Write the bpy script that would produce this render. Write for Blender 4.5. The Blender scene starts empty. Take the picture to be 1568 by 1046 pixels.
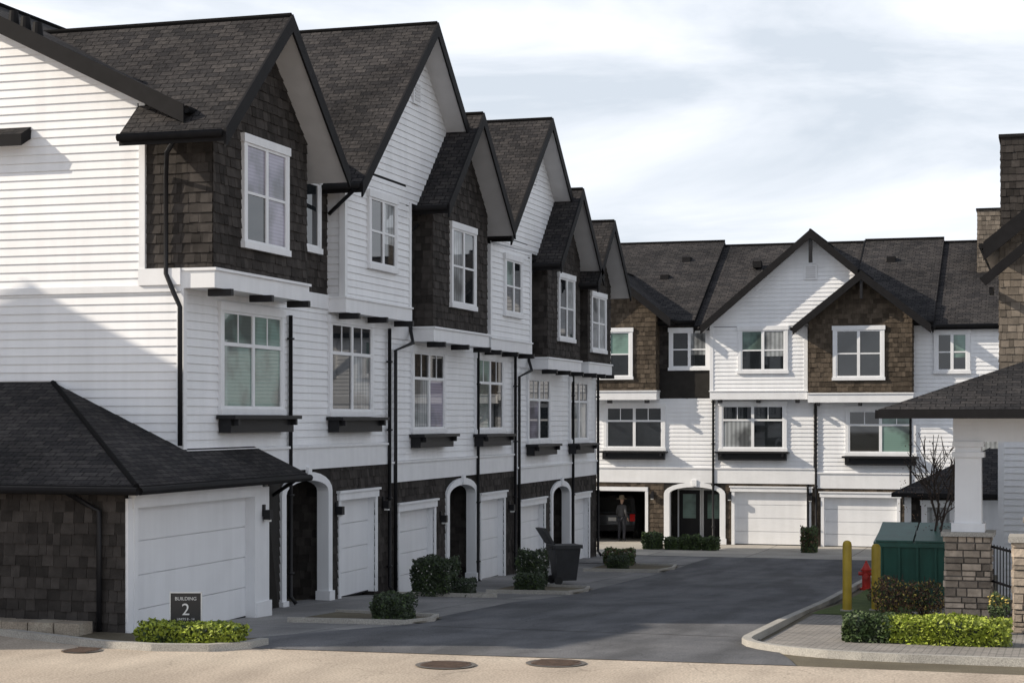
import bpy, math, random
from mathutils import Vector
random.seed(11)
sc=bpy.context.scene
# ------------------------------------------------------------------ materials
MATS={}
def newmat(name):
    m=bpy.data.materials.new(name); m.use_nodes=True
    nt=m.node_tree; b=nt.nodes['Principled BSDF']
    MATS[name]=m
    return m,nt,b
def N(nt,t,**kw):
    n=nt.nodes.new(t)
    for k,v in kw.items():
        if k in n.inputs: n.inputs[k].default_value=v
        else: setattr(n,k,v)
    return n
def simple(name,col,rough=.6,var=.12,scale=3.,bump=0.,bscale=40.,island=0.,metal=0.,coat=0.,spec=.5,streak=0.):
    m,nt,b=newmat(name)
    b.inputs['Roughness'].default_value=rough; b.inputs['Metallic'].default_value=metal
    b.inputs['Coat Weight'].default_value=coat; b.inputs['Specular IOR Level'].default_value=spec
    geo=N(nt,'ShaderNodeNewGeometry'); tc=N(nt,'ShaderNodeTexCoord')
    no=N(nt,'ShaderNodeTexNoise'); no.inputs['Scale'].default_value=scale; no.inputs['Detail'].default_value=6
    nt.links.new(tc.outputs['Object'],no.inputs['Vector'])
    mr=N(nt,'ShaderNodeMapRange'); mr.inputs['From Min'].default_value=.3; mr.inputs['From Max'].default_value=.7
    mr.inputs['To Min'].default_value=1-var; mr.inputs['To Max'].default_value=1+var
    nt.links.new(no.outputs['Fac'],mr.inputs['Value'])
    val=mr.outputs['Result']
    if streak>0:
        mp=N(nt,'ShaderNodeMapping'); mp.inputs['Scale'].default_value=(5,5,.35); nt.links.new(tc.outputs['Object'],mp.inputs['Vector'])
        ns=N(nt,'ShaderNodeTexNoise'); ns.inputs['Scale'].default_value=1.; ns.inputs['Detail'].default_value=4; nt.links.new(mp.outputs[0],ns.inputs['Vector'])
        ms=N(nt,'ShaderNodeMapRange'); ms.inputs['From Min'].default_value=.35; ms.inputs['From Max'].default_value=.65; ms.inputs['To Min'].default_value=1-streak; ms.inputs['To Max'].default_value=1.
        nt.links.new(ns.outputs['Fac'],ms.inputs['Value'])
        mu=N(nt,'ShaderNodeMath',operation='MULTIPLY'); nt.links.new(val,mu.inputs[0]); nt.links.new(ms.outputs['Result'],mu.inputs[1]); val=mu.outputs[0]
    if island>0:
        mr2=N(nt,'ShaderNodeMapRange'); mr2.inputs['To Min'].default_value=1-island; mr2.inputs['To Max'].default_value=1+island
        nt.links.new(geo.outputs['Random Per Island'],mr2.inputs['Value'])
        mu=N(nt,'ShaderNodeMath',operation='MULTIPLY'); nt.links.new(val,mu.inputs[0]); nt.links.new(mr2.outputs['Result'],mu.inputs[1]); val=mu.outputs[0]
    vm=N(nt,'ShaderNodeVectorMath',operation='SCALE'); vm.inputs[0].default_value=col
    nt.links.new(val,vm.inputs['Scale']); nt.links.new(vm.outputs['Vector'],b.inputs['Base Color'])
    if bump>0:
        n2=N(nt,'ShaderNodeTexNoise'); n2.inputs['Scale'].default_value=bscale; n2.inputs['Detail'].default_value=5
        nt.links.new(tc.outputs['Object'],n2.inputs['Vector'])
        bp=N(nt,'ShaderNodeBump'); bp.inputs['Strength'].default_value=bump; bp.inputs['Distance'].default_value=.02
        nt.links.new(n2.outputs['Fac'],bp.inputs['Height']); nt.links.new(bp.outputs['Normal'],b.inputs['Normal'])
    return m
simple('siding',(.83,.84,.86),.5,.04,1.2,island=.025,streak=.06)
simple('trim',(.80,.81,.83),.5,.04,2,streak=.05)
simple('doorwhite',(.81,.82,.84),.4,.03,1.5,streak=.05)
simple('shingle_wall',(.048,.043,.040),.9,.2,6,bump=.5,bscale=60,island=.38,spec=.12)
simple('shingle_sunlit',(.085,.068,.052),.9,.2,6,bump=.5,bscale=60,island=.38,spec=.12)  # dark wall shingle again, the far row's sunlight put into a browner colour
simple('shingle_sunlit_tan',(.165,.14,.115),.85,.2,6,bump=.5,bscale=60,island=.4,spec=.2)  # shingle with sunlight put into its tan, for the lit end wall and chimney
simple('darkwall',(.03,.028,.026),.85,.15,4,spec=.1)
simple('black',(.012,.012,.014),.5,.1,5,spec=.3)
simple('fascia',(.014,.0135,.0145),.7,.15,5,spec=.12)
simple('soffit',(.58,.58,.59),.6,.05,3)
simple('glass_dark',(.016,.019,.022),.02,.5,1.0,spec=.9)
simple('interior',(.22,.21,.19),.8,.1,1)
simple('metalgrey',(.35,.36,.37),.4,.1,5,metal=.3)
def blind(name,col,freq,vertical,contrast=.35):
    m,nt,b=newmat(name); b.inputs['Roughness'].default_value=.5; b.inputs['Coat Weight'].default_value=1; b.inputs['Coat Roughness'].default_value=.02
    tc=N(nt,'ShaderNodeTexCoord'); sx=N(nt,'ShaderNodeSeparateXYZ'); nt.links.new(tc.outputs['Object'],sx.inputs[0])
    if vertical:
        ad=N(nt,'ShaderNodeMath',operation='ADD'); nt.links.new(sx.outputs['X'],ad.inputs[0]); nt.links.new(sx.outputs['Y'],ad.inputs[1]); src=ad.outputs[0]
    else: src=sx.outputs['Z']
    mu=N(nt,'ShaderNodeMath',operation='MULTIPLY'); mu.inputs[1].default_value=freq; nt.links.new(src,mu.inputs[0])
    si=N(nt,'ShaderNodeMath',operation='SINE'); nt.links.new(mu.outputs[0],si.inputs[0])
    no=N(nt,'ShaderNodeTexNoise'); no.inputs['Scale'].default_value=1.1; no.inputs['Detail'].default_value=3; nt.links.new(tc.outputs['Object'],no.inputs['Vector'])
    mr=N(nt,'ShaderNodeMapRange'); mr.inputs['From Min'].default_value=-1; mr.inputs['To Min'].default_value=1-contrast; mr.inputs['To Max'].default_value=1; nt.links.new(si.outputs[0],mr.inputs['Value'])
    m3=N(nt,'ShaderNodeMapRange'); m3.inputs['From Min'].default_value=.38; m3.inputs['From Max'].default_value=.58; m3.inputs['To Min'].default_value=.25; m3.inputs['To Max'].default_value=1.15; nt.links.new(no.outputs['Fac'],m3.inputs['Value'])
    m4=N(nt,'ShaderNodeMath',operation='MULTIPLY'); nt.links.new(mr.outputs['Result'],m4.inputs[0]); nt.links.new(m3.outputs['Result'],m4.inputs[1])
    vm=N(nt,'ShaderNodeVectorMath',operation='SCALE'); vm.inputs[0].default_value=col; nt.links.new(m4.outputs[0],vm.inputs['Scale']); nt.links.new(vm.outputs['Vector'],b.inputs['Base Color'])
blind('blind_green',(.15,.25,.215),90,False,.15)
blind('blind_lav',(.28,.255,.345),95,False,.3)
blind('curtain',(.33,.35,.36),38,True,.45)
# roof shingles using UV
def roofmat(name,c1,c2):
    m,nt,b=newmat(name); b.inputs['Roughness'].default_value=.95; b.inputs['Specular IOR Level'].default_value=.1
    tc=N(nt,'ShaderNodeTexCoord')
    br=N(nt,'ShaderNodeTexBrick'); br.offset=.37; br.squash=1.; br.inputs['Scale'].default_value=1; br.inputs['Brick Width'].default_value=.27; br.inputs['Row Height'].default_value=.145
    br.inputs['Mortar Size'].default_value=.010; br.inputs['Mortar Smooth'].default_value=.2; br.inputs['Bias'].default_value=0
    br.inputs['Color1'].default_value=(*c1,1); br.inputs['Color2'].default_value=(*c2,1); br.inputs['Mortar'].default_value=(c1[0]*.3,c1[1]*.3,c1[2]*.3,1)  # thin shadow lines between shingles put into the joint colour
    nt.links.new(tc.outputs['UV'],br.inputs['Vector'])
    n2=N(nt,'ShaderNodeTexNoise'); n2.inputs['Scale'].default_value=14; n2.inputs['Detail'].default_value=8; nt.links.new(tc.outputs['UV'],n2.inputs['Vector'])
    n3=N(nt,'ShaderNodeTexNoise'); n3.inputs['Scale'].default_value=.5; n3.inputs['Detail'].default_value=4; nt.links.new(tc.outputs['UV'],n3.inputs['Vector'])
    mx=N(nt,'ShaderNodeMix',data_type='RGBA',blend_type='MULTIPLY'); mx.inputs[0].default_value=1
    av=N(nt,'ShaderNodeMath',operation='ADD'); nt.links.new(n2.outputs['Fac'],av.inputs[0]); nt.links.new(n3.outputs['Fac'],av.inputs[1])
    hv=N(nt,'ShaderNodeMath',operation='MULTIPLY'); hv.inputs[1].default_value=.5; nt.links.new(av.outputs[0],hv.inputs[0])
    r=N(nt,'ShaderNodeValToRGB'); r.color_ramp.elements[0].position=.36; r.color_ramp.elements[0].color=(.5,.5,.5,1); r.color_ramp.elements[1].position=.64; r.color_ramp.elements[1].color=(1.35,1.33,1.3,1)
    nt.links.new(hv.outputs[0],r.inputs['Fac'])
    nt.links.new(br.outputs['Color'],mx.inputs[6]); nt.links.new(r.outputs['Color'],mx.inputs[7])
    nt.links.new(mx.outputs[2],b.inputs['Base Color'])
    bp=N(nt,'ShaderNodeBump'); bp.inputs['Strength'].default_value=.9; bp.inputs['Distance'].default_value=.025
    sx=N(nt,'ShaderNodeSeparateXYZ'); nt.links.new(tc.outputs['UV'],sx.inputs[0])
    dv=N(nt,'ShaderNodeMath',operation='DIVIDE'); dv.inputs[1].default_value=.145; nt.links.new(sx.outputs['Y'],dv.inputs[0])
    fr=N(nt,'ShaderNodeMath',operation='FRACT'); nt.links.new(dv.outputs[0],fr.inputs[0])
    sb=N(nt,'ShaderNodeMath',operation='SUBTRACT'); sb.inputs[0].default_value=1; nt.links.new(fr.outputs[0],sb.inputs[1])
    ad=N(nt,'ShaderNodeMath',operation='ADD'); nt.links.new(sb.outputs[0],ad.inputs[0]); nt.links.new(n2.outputs['Fac'],ad.inputs[1])
    nt.links.new(ad.outputs[0],bp.inputs['Height']); nt.links.new(bp.outputs['Normal'],b.inputs['Normal'])
roofmat('roof',(.030,.0295,.032),(.062,.058,.058))
# ground type materials
def groundmat(name,c1,c2,scale,rough=.9,fine=60,crack=0.,brick=None,patch=0.):
    m,nt,b=newmat(name); b.inputs['Roughness'].default_value=rough; b.inputs['Specular IOR Level'].default_value=.2
    tc=N(nt,'ShaderNodeTexCoord')
    n1=N(nt,'ShaderNodeTexNoise'); n1.inputs['Scale'].default_value=scale; n1.inputs['Detail'].default_value=8; n1.inputs['Roughness'].default_value=.6
    n2=N(nt,'ShaderNodeTexNoise'); n2.inputs['Scale'].default_value=fine; n2.inputs['Detail'].default_value=3
    for n in (n1,n2): nt.links.new(tc.outputs['Object'],n.inputs['Vector'])
    r=N(nt,'ShaderNodeValToRGB'); r.color_ramp.elements[0].position=.32; r.color_ramp.elements[1].position=.68
    r.color_ramp.elements[0].color=(*c1,1); r.color_ramp.elements[1].color=(*c2,1); nt.links.new(n1.outputs['Fac'],r.inputs['Fac'])
    r2=N(nt,'ShaderNodeMapRange'); r2.inputs['From Min'].default_value=.3; r2.inputs['From Max'].default_value=.7; r2.inputs['To Min'].default_value=.7; r2.inputs['To Max'].default_value=1.3
    nt.links.new(n2.outputs['Fac'],r2.inputs['Value'])
    vm=N(nt,'ShaderNodeVectorMath',operation='SCALE'); nt.links.new(r.outputs['Color'],vm.inputs[0]); nt.links.new(r2.outputs['Result'],vm.inputs['Scale'])
    out=vm.outputs['Vector']
    if patch>0:
        mp=N(nt,'ShaderNodeMapping'); mp.inputs['Scale'].default_value=(.55,.12,1); nt.links.new(tc.outputs['Object'],mp.inputs['Vector'])
        n5=N(nt,'ShaderNodeTexNoise'); n5.inputs['Scale'].default_value=2.2; n5.inputs['Detail'].default_value=5; nt.links.new(mp.outputs[0],n5.inputs['Vector'])
        r5=N(nt,'ShaderNodeMapRange'); r5.inputs['From Min'].default_value=.40; r5.inputs['From Max'].default_value=.60; r5.inputs['To Min'].default_value=1-patch; r5.inputs['To Max'].default_value=1+patch*.6
        nt.links.new(n5.outputs['Fac'],r5.inputs['Value'])
        v5=N(nt,'ShaderNodeVectorMath',operation='SCALE'); nt.links.new(out,v5.inputs[0]); nt.links.new(r5.outputs['Result'],v5.inputs['Scale']); out=v5.outputs['Vector']
    if brick:
        br=N(nt,'ShaderNodeTexBrick'); br.inputs['Scale'].default_value=1; br.inputs['Brick Width'].default_value=brick[0]; br.inputs['Row Height'].default_value=brick[1]; br.inputs['Mortar Size'].default_value=brick[2]
        br.offset=brick[3]
        br.inputs['Color1'].default_value=(.8,.8,.8,1); br.inputs['Color2'].default_value=(1.1,1.08,1.05,1); br.inputs['Mortar'].default_value=(.4,.4,.4,1)
        nt.links.new(tc.outputs['Object'],br.inputs['Vector'])
        mx=N(nt,'ShaderNodeMix',data_type='RGBA',blend_type='MULTIPLY'); mx.inputs[0].default_value=1
        nt.links.new(out,mx.inputs[6]); nt.links.new(br.outputs['Color'],mx.inputs[7]); out=mx.outputs[2]
    if crack>0:
        vo=N(nt,'ShaderNodeTexVoronoi',feature='DISTANCE_TO_EDGE'); vo.inputs['Scale'].default_value=.33
        nd=N(nt,'ShaderNodeTexNoise'); nd.inputs['Scale'].default_value=1.5; nt.links.new(tc.outputs['Object'],nd.inputs['Vector'])
        va=N(nt,'ShaderNodeVectorMath',operation='ADD'); nt.links.new(tc.outputs['Object'],va.inputs[0]); nt.links.new(nd.outputs['Color'],va.inputs[1]); nt.links.new(va.outputs[0],vo.inputs['Vector'])
        cr=N(nt,'ShaderNodeMapRange'); cr.inputs['From Min'].default_value=.0; cr.inputs['From Max'].default_value=.006; cr.inputs['To Min'].default_value=1-crack; cr.inputs['To Max'].default_value=1
        nt.links.new(vo.outputs['Distance'],cr.inputs['Value'])
        v2=N(nt,'ShaderNodeVectorMath',operation='SCALE'); nt.links.new(out,v2.inputs[0]); nt.links.new(cr.outputs['Result'],v2.inputs['Scale']); out=v2.outputs['Vector']
    nt.links.new(out,b.inputs['Base Color'])
    bp=N(nt,'ShaderNodeBump'); bp.inputs['Strength'].default_value=.4; bp.inputs['Distance'].default_value=.01
    nt.links.new(n2.outputs['Fac'],bp.inputs['Height']); nt.links.new(bp.outputs['Normal'],b.inputs['Normal'])
groundmat('dirt',(.10,.085,.06),(.16,.14,.10),.8)
groundmat('asphalt',(.095,.097,.104),(.145,.145,.150),.5,fine=38,crack=.35,patch=.24)
groundmat('street',(.40,.335,.27),(.50,.43,.35),.35,fine=30,crack=.25,patch=.10)  # lighter copy of the road asphalt, sunlight put into the tan colour
groundmat('concrete',(.20,.20,.205),(.275,.27,.265),.6,brick=(3.0,2.6,.014,0.),patch=.15)
groundmat('kerbmat',(.32,.305,.28),(.44,.42,.38),1.2)
groundmat('apron',(.36,.34,.31),(.46,.44,.40),.8,brick=(3.4,3.0,.02,0.))
groundmat('pavers',(.25,.235,.22),(.35,.33,.305),1.,brick=(.22,.11,.010,.5))
groundmat('grassmat',(.05,.08,.02),(.10,.13,.04),3)
groundmat('limestone',(.24,.20,.16),(.38,.34,.28),3)
simple('leaf',(.05,.08,.022),.6,.3,8,island=.5)
simple('leaf_bright',(.24,.29,.03),.6,.25,6,island=.4)
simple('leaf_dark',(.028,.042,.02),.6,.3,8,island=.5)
simple('leaf_red',(.13,.075,.045),.7,.3,8,island=.5)
simple('flower',(.55,.42,.10),.6,.2,8,island=.3)
simple('petal',(.6,.58,.55),.6,.2,8,island=.3)
simple('bark',(.06,.045,.038),.9,.3,20)
simple('green_paint',(.02,.10,.075),.45,.15,2,streak=.2)
simple('yellow_paint',(.44,.31,.025),.5,.15,4,streak=.15)
simple('red_paint',(.50,.03,.02),.4,.15,4)
simple('rust',(.085,.055,.04),.8,.3,10,bump=.5)
simple('stone',(.33,.275,.22),.9,.25,7,bump=.6,bscale=25,island=.55)
simple('mortar',(.12,.11,.10),.95,.1,8)
simple('plastic_black',(.018,.019,.021),.5,.2,5)
simple('car_paint',(.035,.037,.042),.25,.1,2,coat=.8)
simple('taillight',(.55,.02,.02),.2,.1,2)
simple('rubber',(.015,.015,.015),.8,.1,3)
simple('cloth_dark',(.03,.032,.04),.85,.2,10)
simple('cloth_grey',(.06,.06,.065),.85,.2,10)
simple('skin',(.42,.27,.20),.55,.05,10)
simple('straw',(.30,.24,.16),.8,.15,30)
simple('signmat',(.03,.028,.027),.5,.1,5)
simple('letter',(.75,.75,.73),.5,.02,5)
# ------------------------------------------------------------------ mesh builder
class B:
    cur=None
    def __init__(s,name):
        s.e=bpy.data.objects.new(name,None); sc.collection.objects.link(s.e); s.d={}; B.cur=s
    def g(s,k):
        if k not in s.d: s.d[k]=([],[],[])
        return s.d[k]
    def done(s,smooth=()):
        for (part,mat),(v,f,u) in s.d.items():
            me=bpy.data.meshes.new(part); me.from_pydata([tuple(p) for p in v],[],f); me.materials.append(MATS[mat])
            if any(x is not None for x in u):
                uv=me.uv_layers.new(name='UVMap'); i=0
                for fi,face in enumerate(f):
                    for j in range(len(face)):
                        if u[fi] is not None: uv.data[i].uv=u[fi][j]
                        i+=1
            if part in smooth:
                for p in me.polygons: p.use_smooth=True
            me.update()
            o=bpy.data.objects.new(part,me); o.parent=s.e; sc.collection.objects.link(o)
def face(mat,pts,part=None,uv=None):
    v,f,u=B.cur.g((part or mat,mat)); n=len(v); v.extend(pts); f.append(list(range(n,n+len(pts)))); u.append(uv)
def poly_mesh(mat,pts,faces,part=None):
    v,f,u=B.cur.g((part or mat,mat)); n=len(v); v.extend(pts)
    for q in faces: f.append([n+i for i in q]); u.append(None)
BF=[(0,1,2,3),(4,7,6,5),(0,4,5,1),(1,5,6,2),(2,6,7,3),(3,7,4,0)]
def box(F,mat,s0,s1,o0,o1,z0,z1,part=None):
    P=[F(s0,o0,z0),F(s1,o0,z0),F(s1,o1,z0),F(s0,o1,z0),F(s0,o0,z1),F(s1,o0,z1),F(s1,o1,z1),F(s0,o1,z1)]
    poly_mesh(mat,P,BF,part)
def W(x,y,z): return (x,y,z)
def clip(poly,axis,val,keep_greater):
    out=[]
    for i in range(len(poly)):
        p,q=poly[i],poly[(i+1)%len(poly)]
        a=(p[axis]-val)*(1 if keep_greater else -1); b=(q[axis]-val)*(1 if keep_greater else -1)
        if a>=0: out.append(p)
        if (a>0 and b<0) or (a<0 and b>0):
            t=a/(a-b); out.append((p[0]+(q[0]-p[0])*t,p[1]+(q[1]-p[1])*t))
    return out
def siding(M,poly,mat='siding',h=.155,part='siding'):
    z0=min(p[1] for p in poly); z1=max(p[1] for p in poly)
    k=math.floor(z0/h)
    while k*h<z1:
        lo,hi=k*h,(k+1)*h; q=clip(clip(poly,1,lo,True),1,hi,False); k+=1
        if len(q)<3: continue
        lo2=min(p[1] for p in q)
        if max(p[1] for p in q)-lo2<.004: continue
        off=lambda b:.026-.024*(b-lo)/h
        face(mat,[M(a,b,off(b)) for a,b in q],part)
        e=[p for p in q if abs(p[1]-lo2)<1e-6]
        if len(e)>=2:
            a0=min(e)[0];a1=max(e)[0]; face(mat,[M(a0,lo2,off(lo2)),M(a1,lo2,off(lo2)),M(a1,lo2,0),M(a0,lo2,0)],part)
def shingles(M,poly,mat='shingle_wall',h=.18,part='shingle_cladding'):
    z0=min(p[1] for p in poly); z1=max(p[1] for p in poly); a0=min(p[0] for p in poly); a1=max(p[0] for p in poly)
    face('darkwall',[M(a,b,0) for a,b in poly],'sheathing')
    k=math.floor(z0/h)
    while k*h<z1:
        a=a0-random.random()*.15
        while a<a1:
            w=random.uniform(.11,.26); j=random.uniform(-.012,.008)
            q=clip(clip(clip(clip(poly,1,max(k*h+j,z0),True),1,(k+1)*h+.01,False),0,a+.003,True),0,a+w-.003,False)
            a+=w
            if len(q)<3: continue
            t=random.uniform(.018,.034)
            off=lambda b:t-(t-.006)*(b-k*h)/(h+.01)
            n=len(q); P=[M(x,y,off(y)) for x,y in q]+[M(x,y,0) for x,y in q]
            poly_mesh(mat,P,[tuple(range(n))]+[(i,(i+1)%n,n+(i+1)%n,n+i) for i in range(n)],part)
        k+=1
def front(F,o=0.): return lambda a,b,n:F(a,o+n,b)
def sideN(F,s): return lambda a,b,n:F(s-n,a,b)   # faces -s
def sideP(F,s): return lambda a,b,n:F(s+n,a,b)
def rect(a0,a1,b0,b1): return [(a0,b0),(a1,b0),(a1,b1),(a0,b1)]
def slab(pts,th=.2,skip=(),mat='roof',under='soffit',part='roof'):
    P=[Vector(p) for p in pts]; n=(P[1]-P[0]).cross(P[2]-P[0]).normalized()
    if n.z<0: n=-n
    u=Vector((0,0,1)).cross(n); 
    if u.length<1e-5: u=Vector((1,0,0))
    u.normalize(); v=n.cross(u)
    face(mat,[tuple(p) for p in P],part,[(p.dot(u),p.dot(v)) for p in P])
    L=[p-Vector((0,0,th)) for p in P]
    face(under,[tuple(p) for p in L],'soffit')
    for i in range(len(P)):
        if i in skip: continue
        j=(i+1)%len(P); face('fascia',[tuple(P[i]),tuple(P[j]),tuple(L[j]),tuple(L[i])],'fascia')
def bar(p,q,w,h,mat,part=None,up=Vector((0,0,1))):
    p=Vector(p);q=Vector(q); d=(q-p).normalized(); sd=d.cross(up)
    if sd.length<1e-4: sd=Vector((1,0,0))
    sd.normalize(); u=sd.cross(d).normalized(); P=[]
    for e in (p,q):
        for a,b in ((-1,-1),(1,-1),(1,1),(-1,1)): P.append(tuple(e+sd*(a*w/2)+u*(b*h/2)))
    poly_mesh(mat,P,BF,part)
def tube(pts,r,mat,part=None,n=8,r2=None):
    V=[Vector(p) for p in pts]; rings=[]
    prev=None
    for i,p in enumerate(V):
        d=((V[min(i+1,len(V)-1)]-V[max(i-1,0)])).normalized()
        a=d.cross(Vector((0,0,1)) if abs(d.z)<.95 else Vector((1,0,0))).normalized()
        if prev is not None:
            a=(prev-d*prev.dot(d)).normalized()
        prev=a
        b=d.cross(a); rr=r if r2 is None else r+(r2-r)*i/(len(V)-1)
        rings.append([tuple(p+a*math.cos(2*math.pi*k/n)*rr+b*math.sin(2*math.pi*k/n)*rr) for k in range(n)])
    P=[x for R in rings for x in R]; f=[]
    for i in range(len(V)-1):
        for k in range(n): f.append((i*n+k,i*n+(k+1)%n,(i+1)*n+(k+1)%n,(i+1)*n+k))
    f.append(tuple(range(n))); f.append(tuple((len(V)-1)*n+k for k in range(n)))
    poly_mesh(mat,P,f,part)
def gable(F,c,zp,l,r,k,of,ob,kr=None,barge=True,leftback=None,bh=.30):
    kr=kr or k
    zl=zp-k*(c-l); zr=zp-kr*(r-c)
    if leftback:   # left slope cut along the valley with the main roof
        pts=[F(c,of,zp),F(l,of,zl)]+[F(s,o,zp-k*(c-s)) for s,o in leftback]; lo=leftback[0][1]
        slab(pts,.2,skip=(len(pts)-1,))
    else:
        slab([F(c,of,zp),F(l,of,zl),F(l,ob,zl),F(c,ob,zp)],.2,skip=(3,)); lo=ob
    slab([F(c,of,zp),F(c,ob,zp),F(r,ob,zr),F(r,of,zr)],.2,skip=(0,))
    tube([F(c,of,zp+.015),F(c,ob,zp+.015)],.05,'roof','ridge_cap')
    if barge:
        for s,z in ((l,zl),(r,zr)):
            P=[]
            for (a,b) in ((c,zp),(s,z)):
                for oo in (of+.003,of+.045):
                    P+= [F(a,oo,b+.03),F(a,oo,b-bh)]
            poly_mesh('fascia',P,[(0,1,5,4),(2,6,7,3),(0,4,6,2),(1,3,7,5),(4,5,7,6)],'bargeboard')
    for s,z,d,oo in ((l,zl,-1,lo),(r,zr,1,ob)):
        tube([F(s+d*.05,oo,z-.06),F(s+d*.05,of-.02,z-.06)],.07,'fascia','gutter')
def gpoly(s0,s1,zb,c,zp,k,d=.16):
    f=lambda s:zp-d-k*abs(s-c)
    P=[(s0,zb),(s1,zb),(s1,f(s1))]
    if s0<c<s1: P.append((c,f(c)))
    P.append((s0,f(s0))); return P
GK=['glass_dark','blind_green','curtain','glass_dark','blind_lav']
def window(F,s0,s1,z0,z1,o,style='double',kinds=None,M=None):
    Fo=F
    w=.12
    T=lambda a0,a1,b0,b1,d0,d1,m='trim',part='window_trim':box(Fo,m,a0,a1,o+d0,o+d1,b0,b1,part)
    T(s0,s0+w,z0+.1,z1-.13,.0,.07); T(s1-w,s1,z0+.1,z1-.13,.0,.07)
    T(s0-.03,s1+.03,z1-.13,z1+.03,0,.09); T(s0-.03,s1+.03,z0-.02,z0+.1,0,.095)
    a0,a1,b0,b1=s0+w,s1-w,z0+.1,z1-.13; fr=.05
    G=lambda x0,x1,y0,y1,kind:face(kind,[Fo(x0,o+.034,y0),Fo(x1,o+.034,y0),Fo(x1,o+.034,y1),Fo(x0,o+.034,y1)],'window_glass_'+kind)
    for x in (a0,a1-fr): T(x,x+fr,b0,b1,.02,.058)
    T(a0,a1,b0,b0+fr,.02,.06); T(a0,a1,b1-fr,b1,.02,.06)
    n=2 if style!='single' else 1
    kinds=kinds or [random.choice(GK),random.choice(GK)]
    for i in range(n):
        x0=a0+(a1-a0)*i/n; x1=a0+(a1-a0)*(i+1)/n
        if i>0: T(x0-.055,x0+.055,b0,b1,.02,.062)
        if style=='transom':
            zt=b0+(b1-b0)*.66; T(x0,x1,zt-.035,zt+.035,.02,.061)
            xm=(x0+x1)/2; T(xm-.015,xm+.015,zt,b1,.02,.05)
            G(x0,x1,b0,zt,kinds[i]); G(x0,x1,zt,b1,'glass_dark' if kinds[i]!='blind_green' else 'blind_green')
        else:
            if style=='hung' : 
                zt=(b0+b1)/2; T(x0,x1,zt-.025,zt+.025,.02,.055)
            cut=b0+(b1-b0)*random.choice([0,.0,.35,.5])
            if kinds[i]!='glass_dark' and cut>b0: G(x0,x1,cut,b1,kinds[i]); G(x0,x1,b0,cut,'glass_dark')
            else: G(x0,x1,b0,b1,kinds[i])
def planter(F,s0,s1,z,o):
    box(F,'black',s0-.1,s1+.1,o+.03,o+.42,z-.10,z-.03,'window_box')
    box(F,'black',s0,s1,o+.03,o+.28,z-.36,z-.10,'window_box')
    for s in (s0+.12,s1-.12):
        box(F,'black',s-.04,s+.04,o+.28,o+.40,z-.22,z-.10,'window_box')
def brackets(F,s0,s1,z,o,n=3):
    for i in range(n):
        s=s0+.35+(s1-s0-.7)*i/(n-1)
        box(F,'black',s-.05,s+.05,o-.25,o+.22,z-.13,z-.004,'bracket')
def corner(F,s,o,z0,z1,mat='trim',d=-1):
    box(F,mat,min(s,s-d*.1),max(s,s-d*.1),o+.001,o+.038,z0,z1,'corner_board')
    box(F,mat,min(s,s+d*.038),max(s,s+d*.038),o-.1,o+.038,z0,z1,'corner_board')
def garage(F,s0,s1,zg,zt,o=0.,cols=4,lights=True):
    box(F,'trim',s0-.12,s0,o-.2,o+.05,zg,zt,'garage_trim'); box(F,'trim',s1,s1+.12,o-.2,o+.05,zg,zt,'garage_trim')
    box(F,'trim',s0-.16,s1+.16,o-.2,o+.07,zt-.16,zt,'garage_trim'); box(F,'trim',s0-.2,s1+.2,o-.02,o+.11,zt,zt+.05,'garage_trim')
    h=(zt-.16-zg)/4
    for i in range(4):
        z0=zg+h*i; box(F,'doorwhite',s0,s1,o-.2,o-.15,z0+.008,z0+h-.008,'garage_door')
    box(F,'black',s0,s1,o-.2,o-.145,zg-.01,zg+.03,'door_seal')
    box(F,'trim',s0,s1,o-.24,o-.19,zg,zt-.16,'garage_door')
def downspout(F,s,o,z0,z1,ztop_off=0.,kick=True):
    tube([F(s,o,z1),F(s,o,z0+.15),F(s,o+.12,z0)],.045,'black','downspout')
    z=z0+.6
    while z<z1: box(F,'black',s-.07,s+.07,o-.05,o+.055,z,z+.04,'downspout'); z+=1.6
def lamp(F,s,z,o):
    box(F,'black',s-.05,s+.05,o,o+.03,z-.1,z+.12,'wall_lamp'); box(F,'black',s-.07,s+.07,o+.03,o+.17,z-.16,z+.02,'wall_lamp'); box(F,'letter',s-.05,s+.05,o+.05,o+.15,z-.2,z-.16,'wall_lamp_glass')
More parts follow.
